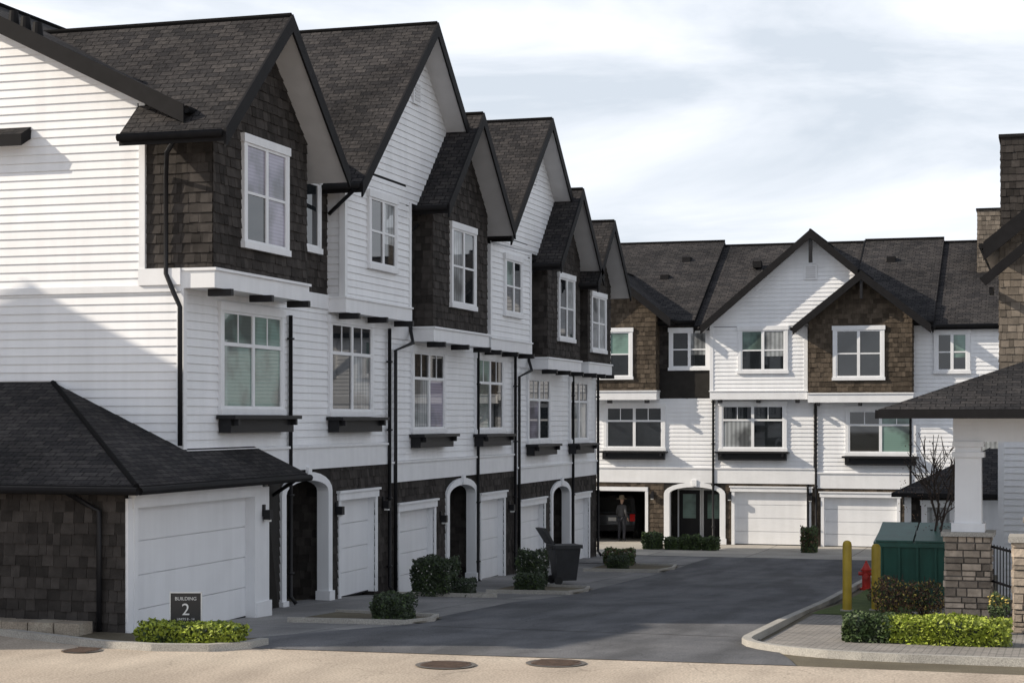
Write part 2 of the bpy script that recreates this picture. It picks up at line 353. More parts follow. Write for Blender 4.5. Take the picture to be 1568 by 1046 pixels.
def archentry(F,s0,s1,zg,zt,zbelt,kind='plain',depth=1.5):
    c=(s0+s1)/2; r=(s1-s0)/2; rise=.42; n=12; lw=.22
    curve=lambda rr,rs:[(c-rr*math.cos(math.pi*i/n),zt-rise+rs*math.sin(math.pi*i/n)) for i in range(n+1)]
    inn=curve(r-lw,rise-.16); out=curve(r,rise+.02)
    o=0
    for i in range(n):
        a,b,c2,d=inn[i],inn[i+1],out[i+1],out[i]
        P=[F(a[0],o-.2,a[1]),F(b[0],o-.2,b[1]),F(c2[0],o-.2,c2[1]),F(d[0],o-.2,d[1]),F(a[0],o+.07,a[1]),F(b[0],o+.07,b[1]),F(c2[0],o+.07,c2[1]),F(d[0],o+.07,d[1])]
        poly_mesh('trim',P,BF,'arch_trim')
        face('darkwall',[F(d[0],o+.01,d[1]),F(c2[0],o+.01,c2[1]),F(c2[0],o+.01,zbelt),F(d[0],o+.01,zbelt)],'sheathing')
    for a,b in ((s0,s0+lw),(s1-lw,s1)):
        box(F,'trim',a,b,o-.2,o+.07,zg,zt-rise,'arch_trim'); box(F,'trim',a-.04,b+.04,o-.22,o+.11,zg,zg+.22,'arch_trim')
    box(F,'trim',c-.09,c+.09,o+.05,o+.12,zt-.12,zt+.12,'arch_trim')
    e=depth
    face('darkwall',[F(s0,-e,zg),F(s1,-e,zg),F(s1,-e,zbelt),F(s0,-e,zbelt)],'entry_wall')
    shingles(sideN(F,s1-.01),rect(-e,-.2,zg,zbelt-.1)); shingles(sideP(F,s0+.01),rect(-e,-.2,zg,zbelt-.1))
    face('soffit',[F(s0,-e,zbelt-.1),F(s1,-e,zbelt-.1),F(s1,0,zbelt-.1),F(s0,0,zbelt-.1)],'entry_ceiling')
    for a,b in ((s0+.3,c-.08),(c+.08,s1-.3)):
        dt=zg+2.0
        box(F,'trim',a-.07,b+.07,-e,-e+.05,zg,dt+.08,'door_frame'); box(F,'black',a,b,-e+.05,-e+.08,zg+.02,dt,'entry_door')
        face('blind_green',[F(a+.15,-e+.083,zg+.9),F(b-.15,-e+.083,zg+.9),F(b-.15,-e+.083,dt-.15),F(a+.15,-e+.083,dt-.15)],'door_glass')
def vent(F,s,z0,z1,o):
    box(F,'trim',s-.24,s+.24,o,o+.05,z0-.06,z1+.06,'gable_vent')
    n=6
    for i in range(n):
        z=z0+(z1-z0)*i/n; box(F,'soffit',s-.18,s+.18,o+.05,o+.065,z+.01,z+(z1-z0)/n-.02,'gable_vent')
def groundwall(F,s0,s1,zg,zb,openings,o=0.,mat='shingle_wall'):
    x=s0
    for a,b,t in sorted(openings):
        if a>x+.02: shingles(front(F,o),rect(x,a,zg,zb),mat); box(F,'darkwall',x+.01,a-.01,o-.3,o-.002,zg,zb,'pier')
        if t<zb-.03: shingles(front(F,o),rect(a,b,t,zb),mat)
        x=b
    if s1>x+.02: shingles(front(F,o),rect(x,s1,zg,zb),mat); box(F,'darkwall',x+.01,s1-.01,o-.3,o-.002,zg,zb,'pier')

def darkbay(F,s0,s1,b0,c,zp,k,win,o=.6,of=1.2,half=2.8,ob=-6,kinds=None,leftback=None,mat='shingle_wall'):
    zt=b0+.31
    box(F,'trim',s0-.03,s1+.03,0.0,o+.05,b0,zt,'belt'); box(F,'trim',s0-.06,s1+.06,0.01,o+.09,zt,zt+.05,'belt')
    brackets(F,s0,s1,b0,o)
    shingles(front(F,o),gpoly(s0,s1,zt+.05,c,zp,k),mat)
    zs0=zp-.2-k*(c-s0)+.1; zs1=zp-.2-k*(s1-c)+.1
    shingles(sideN(F,s0),rect(-.0,o,zt+.05,zs0),mat); shingles(sideP(F,s1),rect(0,o,zt+.05,zs1),mat)
    gable(F,c,zp,c-half,c+half,k,of,ob,leftback=leftback)
    window(F,win[0],win[1],win[2],win[3],o+.01,'hung',kinds)
def whitebay(F,s0,s1,b0,c,zp,k,l,r,win,seat,o=.4,of=.95,ob=-6,kinds=None):
    zt=b0+.3
    box(F,'trim',s0-.03,s1+.03,0.0,o+.05,b0,zt,'belt'); box(F,'trim',s0-.06,s1+.06,0.01,o+.08,zt,zt+.04,'belt')
    brackets(F,s0,s1,b0,o)
    f=lambda s:zp-.16-k*abs(s-c)
    zs=seat; 
    siding(front(F,o),rect(s0,s1,zt+.04,zs)); 
    rr=min(r+.4,c+(zp-.16-zs)/k)
    siding(front(F,o),[(s0,zs),(rr,zs),(rr,f(rr)),(c,f(c)),(s0,f(s0))])
    siding(sideN(F,s0),rect(0,o,zt+.04,f(s0))); siding(sideP(F,s1),rect(0,o,zt+.04,zs+1))
    corner(F,s0,o,zt+.04,f(s0)-.02); corner(F,s1,o,zt+.04,zs,d=1)
    gable(F,c,zp,l,r,k,of,ob)
    window(F,win[0],win[1],win[2],win[3],o+.01,'hung',kinds)
# ------------------------------------------------------------------ ground height
GP=[(-500,.02),(24,.02),(26,0),(30,-.2),(37,-.48),(42,-.8),(48,-.97),(52,-1.1),(58,-1.22),(66,-1.36),(900,-1.36)]
def g(y):
    for (a,b),(c,d) in zip(GP,GP[1:]):
        if y<=c: return b+(d-b)*(y-a)/(c-a)
    return -1.36
# ================================================================== LEFT ROW
FL=lambda s,o,z:(-15.1+o,s,z)
def mainroof(F,s0,s1,ze,k,oe=.3,depth=12.,s_over=0.,part='roof'):
    om=-depth/2; zr=ze+k*(oe-om)
    slab([F(s0,oe,ze),F(s1,oe,ze),F(s1,om,zr),F(s0,om,zr)],.2,skip=(2,))
    slab([F(s0,om,zr),F(s1,om,zr),F(s1,-depth-oe,ze),F(s0,-depth-oe,ze)],.2,skip=(0,))
    tube([F(s0,oe+.05,ze-.06),F(s1,oe+.05,ze-.06)],.07,'fascia','gutter')
    tube([F(s0,om,zr+.02),F(s1,om,zr+.02)],.06,'roof','ridge_cap')
    for s,d in ((s0,-1),):
        P=[]
        for (oo,zz) in ((oe+.02,ze),(om,zr)):
            for ss in (s-.045,s-.003): P+=[F(ss,oo,zz+.03),F(ss,oo,zz-.30)]
        poly_mesh('fascia',P,[(0,1,5,4),(2,6,7,3),(0,4,6,2),(1,3,7,5),(0,2,3,1)],'bargeboard')
    return zr
def midfloor(F,s0,s1,b,wins,kset,z0=2.42):
    box(F,'trim',s0,s1,-.05,.06,b+z0,b+2.87,'belt'); box(F,'trim',s0,s1,-.05,.10,b+2.87,b+2.92,'belt')
    siding(front(F,0),rect(s0,s1,b+2.92,b+5.84))
    for w,kk in zip(wins,kset):
        window(F,w[0],w[1],w[2],w[3],.01,'transom',kk); planter(F,w[0],w[1],w[2],0)
def shell(F,s0,s1,z0,z1,depth=12.,ends=(True,True)):
    box(F,'siding',s0+.02,s1-.02,-depth,-depth+.1,z0,z1,'back_wall')
    if ends[0]: siding(sideN(F,s0),rect(-depth,0,z0,z1))
    if ends[1]: siding(sideP(F,s1),rect(-depth,0,z0,z1))

# --- block 1
bl=B('unseen_neighbour_block')
F=FL
groundwall(F,33.4,39.7,-.7,2.42,[(33.5,36.15,2.5),(36.7,38.8,1.85)])
archentry(F,33.5,36.15,-.45,2.35,2.42)
garage(F,36.7,38.8,-.5,1.85)
midfloor(F,29.3,39.7,0,[(30.7,33.6,3.58,5.66),(36.0,38.6,3.55,5.7)],[('blind_green','blind_green'),('glass_dark','curtain')])
corner(F,29.3,0,2.92,5.84)
# end wall
M=sideN(F,29.3)
siding(M,rect(-12,0,-.3,5.78))
box(F,'trim',29.24,29.3,-12,0,5.78,5.90,'belt')
E=lambda o:9.02+.486*(.3-o)-.19   # underside of main roof at offset o
siding(M,rect(-12,-.78,5.90,8.9)); siding(M,[(-12,8.9),(-.78,8.9),(-.78,E(-.78)),(-6,E(-6)),(-12,8.95)])
box(F,'trim',29.22,29.3,-.84,-.72,5.9,9.3,'corner_board')
shingles(M,rect(-.72,.6,6.2,9.0))
box(F,'trim',29.2,29.3,-.84,.0,5.90,6.2,'belt')
darkbay(F,29.3,33.5,5.84,31.4,11.12,.9,(30.45,32.5,6.68,8.76),half=2.88,ob=-4.6,kinds=('blind_lav','blind_lav'),
        leftback=[(28.52,-.85),(29.25,-.85),(31.4,-4.3)])
# recess
shingles(front(F,0),rect(33.5,36.0,6.15,9.0)); box(F,'trim',33.5,36,0,.06,5.84,6.15,'belt')
window(F,34.55,35.5,7.0,8.6,.02,'single',('glass_dark',))
whitebay(F,36.0,40.1,5.78,40.5,12.9,.9,35.6,42.8,(37.3,39.1,6.85,8.56),8.6,kinds=('glass_dark','curtain'))
vent(F,40.45,11.05,11.5,.42)
siding(front(F,0),rect(40.1,40.3,5.5,8.6))
mainroof(F,28.75,39.8,9.02,.486)
shell(F,29.3,39.7,-.7,9.0,ends=(False,False))
downspout(F,33.9,.08,-.3,5.6); downspout(F,39.55,.1,-.6,5.6); 
tube([F(35.6,.85,8.4),F(35.6,.5,8.1),F(35.9,.1,7.9)],.045,'black','downspout')
tube([F(28.55,.3,8.5),F(28.7,.0,8.2),F(29.2,-.28,7.9),F(29.2,-.28,6.1),F(29.15,-.1,5.75),F(29.2,.0,5.5),F(29.2,.0,3.0)],.045,'black','downspout')
lamp(F,36.45,1.55,.03); lamp(F,39.3,1.55,.03)
box(W,'fascia',-17.2,-16.8,38.4,38.75,10.9,11.42,'roof_vent')
# garage wing
zg=-.25
box(F,'darkwall',25.95,31.25,.45,.70,1.98+.2,2.42,'header')
box(F,'trim',25.9,26.12,.45,.78,zg,2.2,'garage_trim'); box(F,'trim',30.75,31.32,.45,.78,zg,2.2,'garage_trim'); box(F,'trim',30.7,31.36,.44,.82,zg,zg+.3,'garage_trim')
garage(F,26.2,30.65,-.22,2.2,o=.75); lamp(F,31.05,1.75,.78)
M=sideN(F,25.9); shingles(M,rect(-9,.73,-.1,2.42)); siding(sideP(F,31.32),rect(-.1,.74,zg,2.6))
slab([(-13.95,25.5,2.42),(-13.95,32.3,2.42),(-17.75,32.3,4.168),(-17.75,29.3,4.168)],.12,skip=(2,3))
slab([(-13.95,25.5,2.424),(-17.75,29.3,4.172),(-26,29.3,4.172),(-26,25.5,2.424)],.12,skip=(0,1))
tube([(-13.9,25.5,2.34),(-13.9,32.3,2.34)],.065,'fascia','gutter'); tube([(-13.9,25.45,2.34),(-26,25.45,2.34)],.065,'fascia','gutter')
tube([(-13.95,25.5,2.415),(-17.75,29.3,4.155)],.05,'roof','ridge_cap')
tube([(-15.15,25.45,2.3),(-15.0,25.8,2.1),(-14.8,25.82,2.0),(-14.8,25.82,-.0)],.045,'black','downspout')
tube([F(32.3,.9,2.3),F(32.5,.2,1.9),F(32.5,.1,0)],.045,'black','downspout')
face('darkwall',[F(31.32,.7,2.3),F(33.5,.0,2.3),F(33.5,.0,-.5),F(31.32,0,-.5)],'sheathing')
shingles(front(F,0),rect(31.32,33.5,-.5,2.42))
box(F,'trim',25.84,25.9,-9,.7,-.1,.02,'base_trim')
box(F,'metalgrey',33.45,33.6,-.9,-.6,.0,.35,'meter_box')
slab([(-18.2,28.95,8.72),(-18.2,29.3,8.9),(-24,29.3,8.9),(-24,28.95,8.72)],.22)
for x in (-17.95,-18.2,-18.45): tube([(x,29.1,9.02+.486*(.3-(x+15.1))-.05),(x,29.1,9.02+.486*(.3-(x+15.1))+.22)],.11,'fascia','roof_vent',12,.08)
bl.done(('downspout','gutter'))
# --- block 2
bl=B('unseen_neighbour_block'); b=-.45
groundwall(F,39.7,50.0,-1.2,1.97,[(40.4,42.9,1.42),(43.8,46.4,2.0),(46.8,48.9,1.4)])
archentry(F,43.8,46.4,-.9,1.9,1.97); garage(F,40.4,42.9,-.85,1.42); garage(F,46.8,48.9,-1.0,1.4)
midfloor(F,39.7,50.0,b,[(41.2,43.7,3.13,5.25),(46.2,48.8,3.09,5.25)],[('curtain','blind_lav'),('blind_green','glass_dark')])
darkbay(F,41.15,45.5,5.36,43.3,11.19,.95,(42.4,44.4,6.28,8.38),half=2.75,ob=-5.,kinds=('curtain','glass_dark'))
shingles(front(F,0),rect(45.5,46.4,5.7,8.8)); siding(front(F,0),rect(39.7,41.1,5.4,8.5)); box(F,'trim',39.7,46.4,0,.05,5.39,5.7,'belt')
whitebay(F,46.4,50.3,5.35,50.7,12.25,.9,46.5,52.9,(47.6,49.3,6.35,8.05),8.3,kinds=('blind_green','glass_dark'))
vent(F,50.6,10.4,10.8,.42)
mainroof(F,39.82,49.98,8.6,.486); shell(F,39.7,50,-1.2,8.6,ends=(False,False))
siding(sideN(F,39.75),[(-12,8.3),(.2,8.3),(.2,8.6),(-6,11.4),(-12,8.6)])
downspout(F,49.8,.1,-1.0,5.3); downspout(F,46.3,.1,-1,5.3)
tube([F(41.0,.3,8.2),F(41.0,.1,8.0),F(41.0,.1,5.6),F(40.6,.3,5.3),F(39.95,.1,5.1),F(39.95,.1,-.6)],.045,'black','downspout')
lamp(F,43.4,1.0,.03); lamp(F,49.4,1.0,.03)
bl.done(('downspout','gutter'))
# --- block 3
bl=B('unseen_neighbour_block'); b=-.85
groundwall(F,50,59.7,-1.5,1.57,[(50.6,53.1,1.05),(53.8,56.2,1.6),(56.7,58.6,1.0)])
archentry(F,53.8,56.2,-1.15,1.5,1.57); garage(F,50.6,53.1,-1.1,1.05); garage(F,56.7,58.6,-1.25,1.0)
midfloor(F,50,59.7,b,[(51.2,53.7,2.74,4.8),(56.0,58.4,2.7,4.8)],[('blind_lav','glass_dark'),('curtain','curtain')])
darkbay(F,51.4,55.2,4.95,53.3,10.5,.95,(52.5,54.4,5.85,7.9),half=2.6,ob=-5,kinds=('glass_dark','curtain'))
darkbay(F,56.2,59.3,4.95,57.4,9.95,.95,(56.5,58.5,5.65,7.6),half=2.3,ob=-4,kinds=('curtain','curtain'))
shingles(front(F,0),rect(55.2,56.2,5.2,8.2)); siding(front(F,0),rect(50,51.4,5.0,8.2)); box(F,'trim',50,59.7,0,.05,4.99,5.26,'belt')
siding(front(F,0),rect(59.3,59.7,5.26,8.2))
mainroof(F,50.02,60.2,8.2,.486); shell(F,50,59.7,-1.5,8.2,ends=(False,True)); siding(sideP(F,59.7),[(-12,8.2),(0,8.2),(-6,11.0)])
siding(sideN(F,50.05),[(-12,7.9),(.2,7.9),(.2,8.2),(-6,11.0),(-12,8.2)])
tube([F(51.2,.3,7.9),F(51.2,.1,7.7),F(51.2,.1,5.2),F(50.8,.3,4.9),F(50.2,.1,4.7),F(50.2,.1,-1.1)],.045,'black','downspout')
downspout(F,56.3,.1,-1.2,4.9); downspout(F,59.6,.1,-1.2,4.9)
bl.done(('downspout','gutter'))
# ================================================================== FAR ROW
F=FF=lambda s,o,z:(s,68.3-o,z)
bl=B('unseen_neighbour_block'); b=-1.33
groundwall(F,-19,-8.75,-1.36,1.0,[(-17.6,-15.3,.82),(-14.55,-12.15,1.2),(-11.8,-9.0,.85)],mat='shingle_sunlit')
archentry(F,-14.55,-12.15,-1.34,1.0,1.0); garage(F,-11.8,-9.0,-1.34,.85)
box(F,'trim',-17.72,-17.6,-.2,.05,-1.36,.82,'garage_trim'); box(F,'trim',-15.3,-15.18,-.2,.05,-1.36,.82,'garage_trim'); box(F,'trim',-17.7,-15.2,-.2,.06,.66,.82,'garage_trim')
for P in ([(-18.3,-.3),(-18.3,-6.5)],[(-18.3,-6.5),(-14.9,-6.5)],[(-14.9,-6.5),(-14.9,-.3)]):
    (x0,o0),(x1,o1)=P; face('interior',[F(x0,o0,-1.36),F(x1,o1,-1.36),F(x1,o1,.95),F(x0,o0,.95)],'garage_interior')
face('interior',[F(-18.3,-.3,.95),F(-14.9,-.3,.95),F(-14.9,-6.5,.95),F(-18.3,-6.5,.95)],'garage_interior')
for z in (-.2,.2,.6): box(F,'bark',-15.6,-14.95,-5.5,-2.5,z,z+.03,'shelf')
box(F,'trim',-19,-8.75,-.05,.06,1.0,1.55,'belt'); box(F,'trim',-19,-8.75,-.05,.1,1.55,1.6,'belt')
siding(front(F,0),rect(-19,-8.8,1.6,4.25))
for w,kk in (((-16.95,-14.5,2.25,4.05),('glass_dark','glass_dark')),((-12.4,-9.8,2.25,4.1),('curtain','glass_dark'))):
    window(F,*w,.01,'transom',kk); planter(F,w[0],w[1],w[2],0)
darkbay(F,-18.4,-14.75,4.2,-16.6,9.3,.8,(-17.5,-15.65,5.0,6.95),half=2.55,ob=-5,kinds=('blind_green','blind_green'),mat='shingle_sunlit')
shingles(front(F,0),rect(-14.75,-12.65,4.2,7.2)); box(F,'darkwall',-14.7,-12.7,0,.05,4.3,5.3,'panel')
window(F,-14.35,-12.75,5.35,6.95,.03,'hung',('glass_dark','curtain'))
whitebay(F,-12.65,-9.0,4.2,-8.8,10.5,.85,-12.95,-7.05,(-11.6,-9.7,5.2,6.95),6.9,kinds=('blind_green','curtain'))
vent(F,-8.85,8.75,9.2,.42)
box(F,'black',-8.86,-8.74,.75,.95,9.3,10.3,'gable_ornament')
mainroof(F,-20,-13.3,7.25,.55,depth=12.6); mainroof(F,-13.3,-7.5,7.05,.55,depth=12.6)
shell(F,-19,-8.8,-1.36,7.0,depth=12.6)
downspout(F,-12.62,.08,-1.3,4.2); downspout(F,-9.0,.08,-1.3,1.0)
lamp(F,-15.0,.55,.03); lamp(F,-11.98,.55,.03); lamp(F,-8.9,.55,.03)
for x,yy in ((-15.2,71.5),(-11.6,72.5),(-14.6,73)): 
    zr=7.2+.55*(yy-68.0); box(W,'fascia',x-.17,x+.17,yy-.15,yy+.2,zr-.1,zr+.17,'roof_vent')
bl.done(('downspout','gutter'))
bl=B('unseen_neighbour_block'); b=-1.45
groundwall(F,-8.75,3,-1.36,.85,[(-8.4,-5.7,.68),(-4.7,-2.3,1.2),(-1.9,.8,.7)],mat='shingle_sunlit')
archentry(F,-4.7,-2.3,-1.34,.9,.85); garage(F,-8.4,-5.7,-1.35,.68); garage(F,-1.9,.8,-1.35,.7)
box(F,'trim',-8.75,3,-.05,.06,.85,1.4,'belt'); box(F,'trim',-8.75,3,-.05,.1,1.4,1.45,'belt')
siding(front(F,0),rect(-8.75,3,1.45,4.15))
for w,kk in (((-7.6,-5.0,2.1,3.9),('glass_dark','blind_green')),((-3.2,-.8,2.1,3.9),('curtain','glass_dark'))):
    window(F,*w,.01,'transom',kk); planter(F,w[0],w[1],w[2],0)
darkbay(F,-8.9,-5.1,4.08,-6.9,8.9,.8,(-8.0,-6.1,4.92,6.9),half=2.52,ob=-5,kinds=('glass_dark','glass_dark'),mat='shingle_sunlit')
box(F,'black',-6.95,-6.85,1.0,1.2,7.9,8.7,'gable_ornament')
siding(front(F,0),rect(-5.1,3,4.15,7.0)); box(F,'trim',-5.1,3,0,.05,4.08,4.4,'belt')
window(F,-4.35,-3.05,5.15,6.75,.03,'hung',('glass_dark','blind_green'))
window(F,-1.9,-.3,5.15,6.75,.03,'hung',('glass_dark','blind_green'))
mainroof(F,-7.5,-4.35,7.12,.55,depth=12.6); mainroof(F,-4.35,3.6,6.95,.55,depth=12.6)
shell(F,-8.75,3,-1.36,6.9,depth=12.6)
downspout(F,-8.7,.08,-1.3,4.2); downspout(F,-5.2,.08,-1.3,4.0)
lamp(F,-5.4,.45,.03)
for x,yy in ((-6.3,72.8),): 
    zr=7.1+.55*(yy-68.0); box(W,'fascia',x-.17,x+.17,yy-.15,yy+.2,zr-.1,zr+.17,'roof_vent')
def chimney(x0,x1,y0,y1,z0,z1,mm):
    for MM,rc in ((lambda a,bb,n:(a,y0-n,bb),rect(x0,x1,z0,z1)),(lambda a,bb,n:(x0-n,a,bb),rect(y0,y1,z0,z1))): shingles(MM,rc,mm)
    box(W,'darkwall',x0+.01,x1,y0+.01,y1,z0,z1-.02,'chimney_core'); box(W,'fascia',x0-.06,x1+.06,y0-.06,y1+.06,z1,z1+.08,'chimney_cap')
chimney(-2.94,-1.95,72,73,8.6,11.55,'shingle_sunlit_tan')
bl.done(('downspout','gutter'))
# ================================================================== UNSEEN NEIGHBOUR BLOCK (west, off frame, guessed and sized to shade the street end)
bl=B('unseen_neighbour_block')
F=lambda s,o,z:(-25.5+o,s,z)
siding(front(F,0),rect(19.4,23.8,0,10.6),h=.3); shell(F,19.4,23.8,0,10.6,depth=11)
mainroof(F,19.1,24.2,10.7,.5,depth=11); siding(sideN(F,19.4),[(-11,10.6),(0,10.6),(-5.5,13)],h=.3); siding(sideP(F,23.8),[(-11,10.6),(0,10.6),(-5.5,13)],h=.3)
for s in (20.3,): window(F,s,s+2.4,3.6,5.6,.02,'transom'); window(F,s,s+2,6.7,8.7,.02,'hung')
bl.done()
# ================================================================== RIGHT BUILDING
bl=B('townhouse_end_building')
F=lambda s,o,z:(s,45-o,z)
shingles(front(F,0),gpoly(-1.32,4.5,4.6,1.6,10.25,.8),'shingle_sunlit_tan'); siding(front(F,0),rect(-1.32,4.5,-1,4.5)); box(F,'trim',-1.38,4.5,0,.06,4.3,4.62,'belt')
siding(sideN(F,-1.32),rect(-9,0,-1,4.5)); shingles(sideN(F,-1.32),rect(-9,0,4.6,7.7),'shingle_sunlit_tan'); corner(F,-1.32,0,-1,4.3)
gable(F,1.6,10.3,-1.68,4.95,.8,.6,-8,bh=.42)
bar((-1.7,44.45,6.75),(-.5,44.45,7.75),.1,.22,'fascia','knee_brace'); bar((-1.5,44.45,6.55),(-1.5,45,6.55),.1,.16,'fascia','knee_brace')
chimney(-1.32,-.2,46.2,47.4,6,10.45,'shingle_wall')
box(W,'siding',-1.3,4.5,45.05,54,-1,6.8,'wall_core')
F=lambda s,o,z:(s,55.4-o,z)
shingles(front(F,0),rect(-4.3,-1.0,-1.3,1.2)); shingles(sideN(F,-4.3),rect(-6,0,-1.3,1.2)); box(F,'trim',-4.4,-4.2,-.05,.05,-1.3,1.2,'corner_board')
window(F,-3.9,-2.9,-.3,1.0,.03,'single'); box(F,'trim',-2.6,-1.5,0,.06,-1.3,1.05,'garage_trim')
slab([(-4.75,54.9,1.25),(-.6,54.9,1.25),(-.6,57.6,2.55),(-2.05,57.6,2.55)],.12,skip=(2,3)); slab([(-4.75,54.9,1.25),(-2.05,57.6,2.55),(-2.05,60,2.55),(-4.75,62,1.25)],.12,skip=(0,1))
bl.done()
# ================================================================== KIOSK
bl=B('entry_pavilion')
def stonepier(x0,x1,y0,y1,z0,z1):
    box(W,'mortar',x0+.02,x1-.02,y0+.02,y1-.02,z0,z1,'mortar_core')
    z=z0
    while z<z1-.03:
        h=min(random.choice([.08,.11,.14,.17]),z1-z)
        if z1-z-h<.05: h=z1-z
        for MM,a0,a1 in ((lambda a,bb,n:(a,y0-n,bb),x0,x1),(lambda a,bb,n:(x0-n,a,bb),y0,y1),(lambda a,bb,n:(x1+n,a,bb),y0,y1),(lambda a,bb,n:(a,y1+n,bb),x0,x1)):
            a=a0
            while a<a1-.01:
                w=random.uniform(.14,.38); w=min(w,a1-a)
                if a1-a-w<.08: w=a1-a
                d=random.uniform(-.01,.035); r=rect(a+.008,a+w-.008,z+.008,z+h-.008)
                P=[MM(p,q,-.03) for p,q in r]+[MM(p+(.006 if i in(0,3) else -.006),q+(.006 if i<2 else -.006),d) for i,(p,q) in enumerate(r)]
                poly_mesh('stone',P,BF,'stone_veneer'); a+=w
        z+=h
def column(xc,yc,w,zg,zb,zt):
    stonepier(xc-w/2,xc+w/2,yc-w/2,yc+w/2,zg,zb)
    box(W,'kerbmat',xc-w/2-.07,xc+w/2+.07,yc-w/2-.07,yc+w/2+.07,zb,zb+.08,'stone_cap')
    a=.31;c2=.24
    box(W,'trim',xc-a,xc+a,yc-a,yc+a,zb+.08,zb+.24,'column_base')
    P=[(xc-.25,yc-.25,zb+.24),(xc+.25,yc-.25,zb+.24),(xc+.25,yc+.25,zb+.24),(xc-.25,yc+.25,zb+.24),(xc-c2,yc-c2,zt),(xc+c2,yc-c2,zt),(xc+c2,yc+c2,zt),(xc-c2,yc+c2,zt)]
    poly_mesh('trim',P,BF,'column_shaft'); box(W,'trim',xc-.3,xc+.3,yc-.3,yc+.3,zt-.3,zt-.2,'column_cap'); box(W,'trim',xc-.29,xc+.29,yc-.29,yc+.29,zt-.1,zt,'column_cap')
column(-1.62,35.6,.85,-.45,1.25,3.05)
column(3.2,35.6,.85,-.45,1.25,3.05); column(3.2,40.5,.85,-.75,1.25,3.05); column(-.2,40.5,.85,-.75,1.25,3.05)
box(W,'trim',-1.9,3.5,35.38,35.82,3.05,3.5,'beam'); box(W,'trim',-1.84,-1.4,35.82,40.3,3.05,3.5,'beam'); box(W,'trim',2.98,3.42,35.82,40.3,3.05,3.5,'beam'); box(W,'trim',-1.9,3.5,40.3,40.72,3.05,3.5,'beam')
x0,x1,y0,y1=-3.2,4.8,34.2,42.0; ze=3.66; k=.37; cy=(y0+y1)/2; h=(y1-y0)/2; zr=ze+k*h
slab([(x0,y0,ze),(x1,y0,ze),(x1-h,cy,zr),(x0+h,cy,zr)],.1); slab([(x0,y1,ze),(x0,y0,ze),(x0+h,cy,zr)],.1); slab([(x1,y0,ze),(x1,y1,ze),(x1-h,cy,zr)],.1); slab([(x1,y1,ze),(x0,y1,ze),(x0+h,cy,zr),(x1-h,cy,zr)],.1)
for p,q in (((x0,y0),(x1,y0)),((x0,y0),(x0,y1)),((x1,y0),(x1,y1)),((x0,y1),(x1,y1))): bar((p[0],p[1],ze-.09),(q[0],q[1],ze-.09),.12,.16,'fascia','gutter')
face('soffit',[(x0,y0,ze-.13),(x1,y0,ze-.13),(x1,y1,ze-.13),(x0,y1,ze-.13)],'ceiling')
bl.done()
bl=B('stone_gate_pillar'); stonepier(-.74,.1,33.0,33.8,-.3,1.3); box(W,'kerbmat',-.82,.18,32.92,33.88,1.3,1.4,'stone_cap'); bl.done()
bl=B('metal_fence')
for z in (.0,.5,1.15): bar((-1.2,35.5,z-.1),(-.7,33.9,z-.1),.04,.04,'black','rail')
for i in range(9):
    t=i/8; x=-1.2+.5*t;y=35.5-1.6*t; bar((x,y,-.4),(x,y,1.1),.02,.02,'black','picket')
bl.done()
# ================================================================== GROUND
def sheet(name,mat,poly,dz):
    b_=B(name); ys=[a for a,_ in GP]
    for y0,y1 in zip(ys,ys[1:]):
        q=clip(clip(poly,1,y0,True),1,y1,False)
        if len(q)>=3: face(mat,[(x,y,g(y)+dz) for x,y in q],name+'_surface')
    b_.done()
sheet('ground','dirt',rect(-600,600,-300,900),0)
sheet('street','street',rect(-80,80,-60,25.3),.012)
sheet('road','asphalt',[(-12.6,24.75),(-3.5,25.3),(-4.8,30),(-11.2,30)],.020)
sheet('road','asphalt',rect(-11.2,-4.9,30,56),.024)
sheet('road','asphalt',rect(-30,10,56,61.0),.016)
sheet('driveway','concrete',rect(-15.6,-11.2,25.3,56),.008)
sheet('driveway','concrete',rect(-15.6,-11.25,56,60.3),.024)
sheet('driveway','apron',rect(-30,10,61.0,75),.012)
sheet('pavement','pavers',[(-4.6,29.0),(-3.0,26.6),(12,26.6),(12,41),(-4.7,41)],.02)
sheet('lawn','grassmat',[(-4.7,36.2),(-2.9,36.2),(-2.9,52),(-4.7,52)],.03)
def kerb(pts,w=.15,h=.12):
    b_=B('kerb')
    n=len(pts); off=[]
    for i in range(n):
        a=Vector(pts[max(i-1,0)]);c=Vector(pts[min(i+1,n-1)]); d=(c-a).normalized(); nn=Vector((-d.y,d.x))*w/2
        p=Vector(pts[i]); off.append((p+nn,p-nn))
    for i in range(n-1):
        L0,R0=off[i];L1,R1=off[i+1]
        P=[]
        for zz in (-.1,h):
            for q in (L0,R0,R1,L1): P.append((q.x,q.y,g(q.y)+zz))
        poly_mesh('kerbmat',P,BF,'kerb_stone')
    b_.done()
def arc(cx,cy,r,a0,a1,n=8): return [(cx+r*math.cos(math.radians(a0+(a1-a0)*i/n)),cy+r*math.sin(math.radians(a0+(a1-a0)*i/n))) for i in range(n+1)]
kerb([(-30,26.0),(-16.4,25.3),(-15,24.7),(-13.9,24.25),(-12.9,24.1),(-12.1,24.3),(-11.7,24.8),(-11.65,25.3)])
kerb([(14,26.5),(-2.2,26.5)]+arc(-2.2,29.1,2.6,270,180)+[(-4.85,33),(-5.0,41),(-5.0,54)]+arc(-3.,54,2.,180,90))
sheet('planting_bed','dirt',[(-16.2,25.2),(-13.8,24.35),(-12.2,24.4),(-11.8,25.0),(-12,25.8),(-15,25.8)],.05)
beds=[(-13.3,-10.95,29.9,32.2),(-14.6,-12.4,38.9,40.2),(-13.4,-11.2,42.0,44.6),(-13.6,-11.2,52.2,55.5)]
